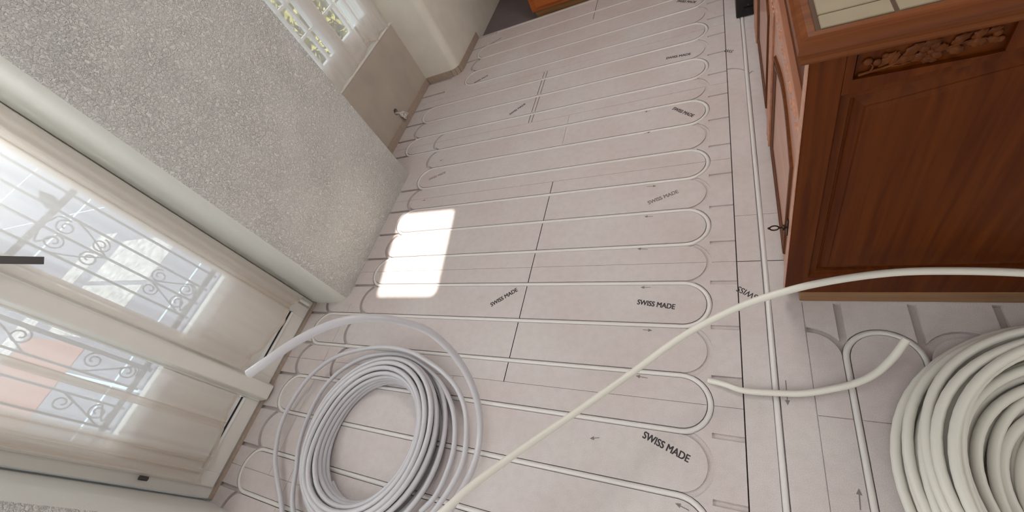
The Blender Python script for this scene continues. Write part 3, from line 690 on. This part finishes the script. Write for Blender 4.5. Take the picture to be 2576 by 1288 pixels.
# rail front face as vertical quads, open over the carving field
def rail_face(bm):
    step = (xs1 - xs0) / 120
    for i in range(120):
        xa = xs0 + step * i; xb = xa + step; za, zb_ = archz(xa), archz(xb)
        sp = [(za, zb_, ZT, ZT)]
        if cx0 <= (xa + xb) / 2 <= cx1: sp = [(za, zb_, max(cz0, za + .001), max(cz0, zb_ + .001)), (cz1, cz1, ZT, ZT)]
        for a0, b0, a1, b1 in sp:
            if a1 - a0 < 1e-4: continue
            bm.faces.new([bm.verts.new(p) for p in ((xa, yf, a0), (xb, yf, b0), (xb, yf, b1), (xa, yf, a1))])
        bm.faces.new([bm.verts.new(p) for p in ((xa, yf, za), (xb, yf, zb_), (xb, yr, zb_), (xa, yr, za))])
    for a, b in (((cx0, cz0), (cx1, cz0)), ((cx1, cz0), (cx1, cz1)), ((cx1, cz1), (cx0, cz1)), ((cx0, cz1), (cx0, cz0))):
        bm.faces.new([bm.verts.new(p) for p in ((a[0], yf, a[1]), (b[0], yf, b[1]), (b[0], yf + .009, b[1]), (a[0], yf + .009, a[1]))])
    bm.faces.new([bm.verts.new(p) for p in ((cx0, yf + .009, cz0), (cx1, yf + .009, cz0), (cx1, yf + .009, cz1), (cx0, yf + .009, cz1))])
rail_face(ep); bmesh.ops.remove_doubles(ep, verts=ep.verts, dist=1e-5)
obj('end_frame', ep, M['wood'], cab)
obj('lit_edge_strip', B(X0 - .0085, X0 - .0062, .7492, .776, .052, ZT, .0008), M['wood_lit'], cab)  # pale strip added to paint the light along the end panel edge
mo = bmesh.new()
arch_strip(mo, .000, .004, yf + .002, yf + .010); arch_strip(mo, .004, .018, yf + .010, yf + .012); arch_strip(mo, .018, .021, yf + .012, yf + .020)
arch_strip(mo, .021, .024, yf + .020, yf + .0205); arch_strip(mo, .024, .040, yf + .0205, yf + .010); arch_strip(mo, .040, .044, yf + .010, yf + .012); arch_strip(mo, .044, .052, yf + .012, yf + .007)
bmesh.ops.remove_doubles(mo, verts=mo.verts, dist=1e-6); obj('panel_moulding', mo, M['wood'], cab)
fl = bmesh.new()
for i in range(120):
    xa = xs0 + .0515 + (xs1 - xs0 - .103) * i / 120; xb = xa + (xs1 - xs0 - .103) / 120
    ua = xs0 + (xs1 - xs0) * i / 120; ub = xs0 + (xs1 - xs0) * (i + 1) / 120
    fl.faces.new([fl.verts.new(p) for p in ((xa, yf + .007, zb + .0515), (xb, yf + .007, zb + .0515), (xb, yf + .007, archz(ub) - .0515), (xa, yf + .007, archz(ua) - .0515))])
bmesh.ops.remove_doubles(fl, verts=fl.verts, dist=1e-5); obj('end_panel', fl, M['wood'], cab)
# carved leaves, stems and blossoms
cv = bmesh.new(); yc = yf + .006
def leaf3(x, z, a, L_, w, h=.006):
    ca, sa = math.cos(a), math.sin(a); N1 = 8; rows = []
    for i in range(N1 + 1):
        t = i / N1; ww = w * math.sin(pi * min(1, t * .96 + .02)) ** .8 * (1 + .22 * math.sin(t * 19)); row = []
        for s_, hh in ((-1, 0), (-.45, .85), (0, .45), (.45, .85), (1, 0)):
            u, v = t * L_, s_ * ww; row.append(cv.verts.new((x + u * ca - v * sa, yc - h * hh * math.sin(pi * (t * .9 + .05)), z + u * sa + v * ca)))
        rows.append(row)
    for i in range(N1):
        for k in range(4): cv.faces.new((rows[i][k], rows[i][k + 1], rows[i + 1][k + 1], rows[i + 1][k]))
def ball(x, z, r):
    bmesh.ops.create_uvsphere(cv, u_segments=12, v_segments=8, radius=r, matrix=Matrix.Translation((x, yc, z)) @ Matrix.Diagonal((1, .6, 1, 1)))
def flower(x, z, r):
    for k in range(6): a = k * pi / 3 + .3; leaf3(x + .2 * r * math.cos(a), z + .2 * r * math.sin(a), a, r, r * .42)
    ball(x, z, r * .28)
def stem(P, r=.0022): tube(cv, spline([(x, yc - .001, z) for x, z in P], 6), lambda u: r * (1 - .5 * u), n=8)
stem([(.196, .790), (.215, .7935), (.235, .797), (.255, .808), (.268, .820)], .003); stem([(.235, .797), (.250, .795), (.262, .797)]); stem([(.294, .808), (.310, .812), (.330, .815), (.352, .812)]); stem([(.212, .793), (.214, .802), (.210, .808)])
ball(.206, .812, .0072); ball(.219, .808, .0065); ball(.228, .817, .005)
leaf3(.222, .798, .9, .030, .007); leaf3(.240, .800, .25, .030, .008); leaf3(.236, .798, 1.2, .024, .006); leaf3(.250, .808, .7, .030, .008); leaf3(.262, .797, .5, .022, .007); flower(.284, .808, .017)
leaf3(.276, .800, -.5, .022, .006); leaf3(.268, .822, .2, .026, .006); leaf3(.302, .808, -.45, .026, .008); leaf3(.306, .814, .6, .024, .007); leaf3(.322, .812, -.2, .028, .008); leaf3(.328, .816, .7, .020, .007); leaf3(.345, .813, -.5, .020, .006); ball(.356, .818, .006); ball(.362, .806, .0055); leaf3(.342, .822, .3, .018, .005)
obj('carving', cv, M['carve'], cab, smooth=True)
# front (towards the pipes): pilasters, grey recess, arched doors
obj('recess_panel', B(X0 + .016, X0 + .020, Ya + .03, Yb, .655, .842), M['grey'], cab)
rb = bmesh.new(); box(rb, X0 - .002, X0 + .014, .775, Yb, .585, .655, .002)
for q in range(78):
    y = .80 + q * .0195; a_ = math.sin(q * 1.7)
    bmesh.ops.create_uvsphere(rb, u_segments=8, v_segments=6, radius=1, matrix=Matrix.Translation((X0 - .0015, y, .620 + .014 * a_)) @ Matrix.Rotation(.9 * a_, 4, 'X') @ Matrix.Diagonal((.0045, .015, .0075, 1)))
obj('carved_rail', rb, M['wood_lit'], cab)
def front_door(y0, y1, key):
    d_ = bmesh.new(); box(d_, X0, X0 + .014, y0, y1, .060, .583, .002)
    o = obj('cabinet_door', d_, M['wood_lit'], cab)
    m_ = bmesh.new(); s = .055; N1 = 20
    def lp(o_): 
        P = [(y0 + o_, .06 + o_)]; P += [(y0 + o_ + (y1 - y0 - 2 * o_) * i / N1, .49 + .055 * math.sin(pi * i / N1) ** 1.2 - o_ + s) for i in range(N1 + 1)]; P.append((y1 - o_, .06 + o_)); return P
    prof = [(s, X0 - .0004), (s + .003, X0 + .008), (s + .009, X0 + .009), (s + .012, X0 + .002), (s + .020, X0 - .003), (s + .030, X0 - .002), (s + .034, X0 + .0015), (s + .05, X0 - .0025)]
    # sunk line drawn as a raised double bead around the field
    prof = [(s, X0 + .0), (s + .003, X0 - .006), (s + .007, X0 - .006), (s + .010, X0 - .0005), (s + .014, X0 - .0005), (s + .017, X0 - .005), (s + .024, X0 - .005), (s + .034, X0 - .001)]
    loops = [[m_.verts.new((x, a, b)) for a, b in lp(o_)] for o_, x in prof]
    for A, B2 in zip(loops, loops[1:]):
        for i in range(len(A)): m_.faces.new((A[i], A[(i + 1) % len(A)], B2[(i + 1) % len(A)], B2[i]))
    obj('door_moulding', m_, M['carve'], o)
    if key:
        kb = bmesh.new(); ky, kz = y0 + .045, .265
        box(kb, X0 - .004, X0, ky - .008, ky + .008, kz - .03, kz + .03, .0015); tube(kb, [(X0 - .002, ky, kz), (X0 - .022, ky, kz)], .0028, n=8); box(kb, X0 - .014, X0 - .008, ky - .006, ky + .006, kz - .006, kz + .006, .001)
        ring = [(X0 - .033 + .011 * math.cos(t * 2 * pi / 20), ky, kz + .010 * math.sin(t * 2 * pi / 20)) for t in range(20)]; tube(kb, ring, .002, n=8, closed=True)
        ball_ = bmesh.ops.create_uvsphere(kb, u_segments=8, v_segments=6, radius=.0035, matrix=Matrix.Translation((X0 - .046, ky, kz)))
        obj('key', kb, M['brass'], o, smooth=True, angle=40)
front_door(.790, 1.36, True)
pl_ = bmesh.new()
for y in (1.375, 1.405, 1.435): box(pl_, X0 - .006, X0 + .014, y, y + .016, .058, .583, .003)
obj('pilaster', pl_, M['wood_lit'], cab)
front_door(1.47, 2.04, False)
pl_ = bmesh.new()
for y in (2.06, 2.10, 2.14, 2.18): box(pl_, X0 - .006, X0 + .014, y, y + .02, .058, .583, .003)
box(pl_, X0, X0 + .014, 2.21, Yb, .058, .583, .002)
obj('pilaster', pl_, M['wood_lit'], cab)
# worktop: moulded wooden edge around tiles
wt = thing('kitchen_worktop', 'beige tiled worktop with rounded brown wooden edge on the cabinet', 'worktop', (.5, 1.5, .846))
wx0, wx1, wy0, wy1 = .103, 1.0, .727, 2.37
prof = [(.014, .8465), (.006, .8475), (.003, .853), (.006, .858), (.004, .862), (.000, .870), (.001, .880), (.006, .888), (.014, .8925), (.024, .8935), (.026, .890), (.026, .8465)]
we = bmesh.new(); rings = []
for o_, z in prof: rings.append([we.verts.new(p) for p in ((wx0 + o_, wy0 + o_, z), (wx1 - o_, wy0 + o_, z), (wx1 - o_, wy1 - o_, z), (wx0 + o_, wy1 - o_, z))])
for A, B2 in zip(rings, rings[1:] + rings[:1]):
    for i in range(4): we.faces.new((A[i], A[(i + 1) % 4], B2[(i + 1) % 4], B2[i]))
obj('wooden_edge', we, M['woody'], wt)
obj('grout_bed', B(wx0 + .024, wx1 - .024, wy0 + .024, wy1 - .024, .848, .8880), M['grout'], wt)
tb = bmesh.new(); tx = [wx0 + .0315]; 
xs_ = [.1335, .2300, .335, .44, .545, .65, .755, .86, .965]; ys_ = [.7575, .7980] + [.7980 + .105 * i for i in range(1, 16)]
for a, b in zip(xs_, xs_[1:]):
    for c, d_ in zip(ys_, ys_[1:]):
        box(tb, a + .0025, b - .0035, c + .0015, min(d_, wy1 - .03) - .0015, .886, .8915, .0012, 1)
obj('worktop_tiles', tb, M['tile'], wt)
# black stove beyond the cabinet
stv = thing('black_stove', 'black enamel stove corner standing beyond the far cabinet end', 'stove', (.4, 2.7, 0))
sb_ = bmesh.new(); box(sb_, .055, .66, 2.412, 3.0, .002, .90, .006); obj('stove_body', sb_, M['black'], stv)
obj('stove_foot', B(.09, .13, 2.405, 2.412, .02, .05), M['black'], stv)
obj('screw', T_([(.110, 2.4125, .062), (.110, 2.409, .062)], .004, n=10), M['steel'], stv)
# orange wooden cupboard at the far edge
ob = thing('wooden_cupboard', 'orange pine cupboard at the far edge of the heating boards', 'cupboard', (-.8, 3.5, 0))
b_ = bmesh.new(); box(b_, -1.27, -.3, 3.21, 3.75, -.029, .03, .003); obj('plinth', b_, M['plinth'], ob)
b_ = bmesh.new(); box(b_, -1.29, -.28, 3.20, 3.77, .03, .85, .004); obj('cupboard_body', b_, M['orange'], ob)
b_ = bmesh.new(); box(b_, -1.25, -.80, 3.188, 3.20, .06, .80, .004); obj('cupboard_door', b_, M['orange'], ob)
b_ = bmesh.new(); box(b_, -.78, -.33, 3.188, 3.20, .06, .80, .004); obj('cupboard_door', b_, M['orange'], ob)
# ceiling lamp, unseen, added to fill the room with light
cl = thing('fill_lamp', 'square white ceiling lamp added for fill light above the middle of the room', 'lamp', (-.1, 1.85, 2.5))
obj('fill_lamp_housing', B(-.38, .18, 1.57, 2.13, 2.43, 2.499, .01), M['white'], cl); obj('fill_lamp_diffuser', B(-.35, .15, 1.60, 2.10, 2.415, 2.431, .004), M['lamp'], cl)
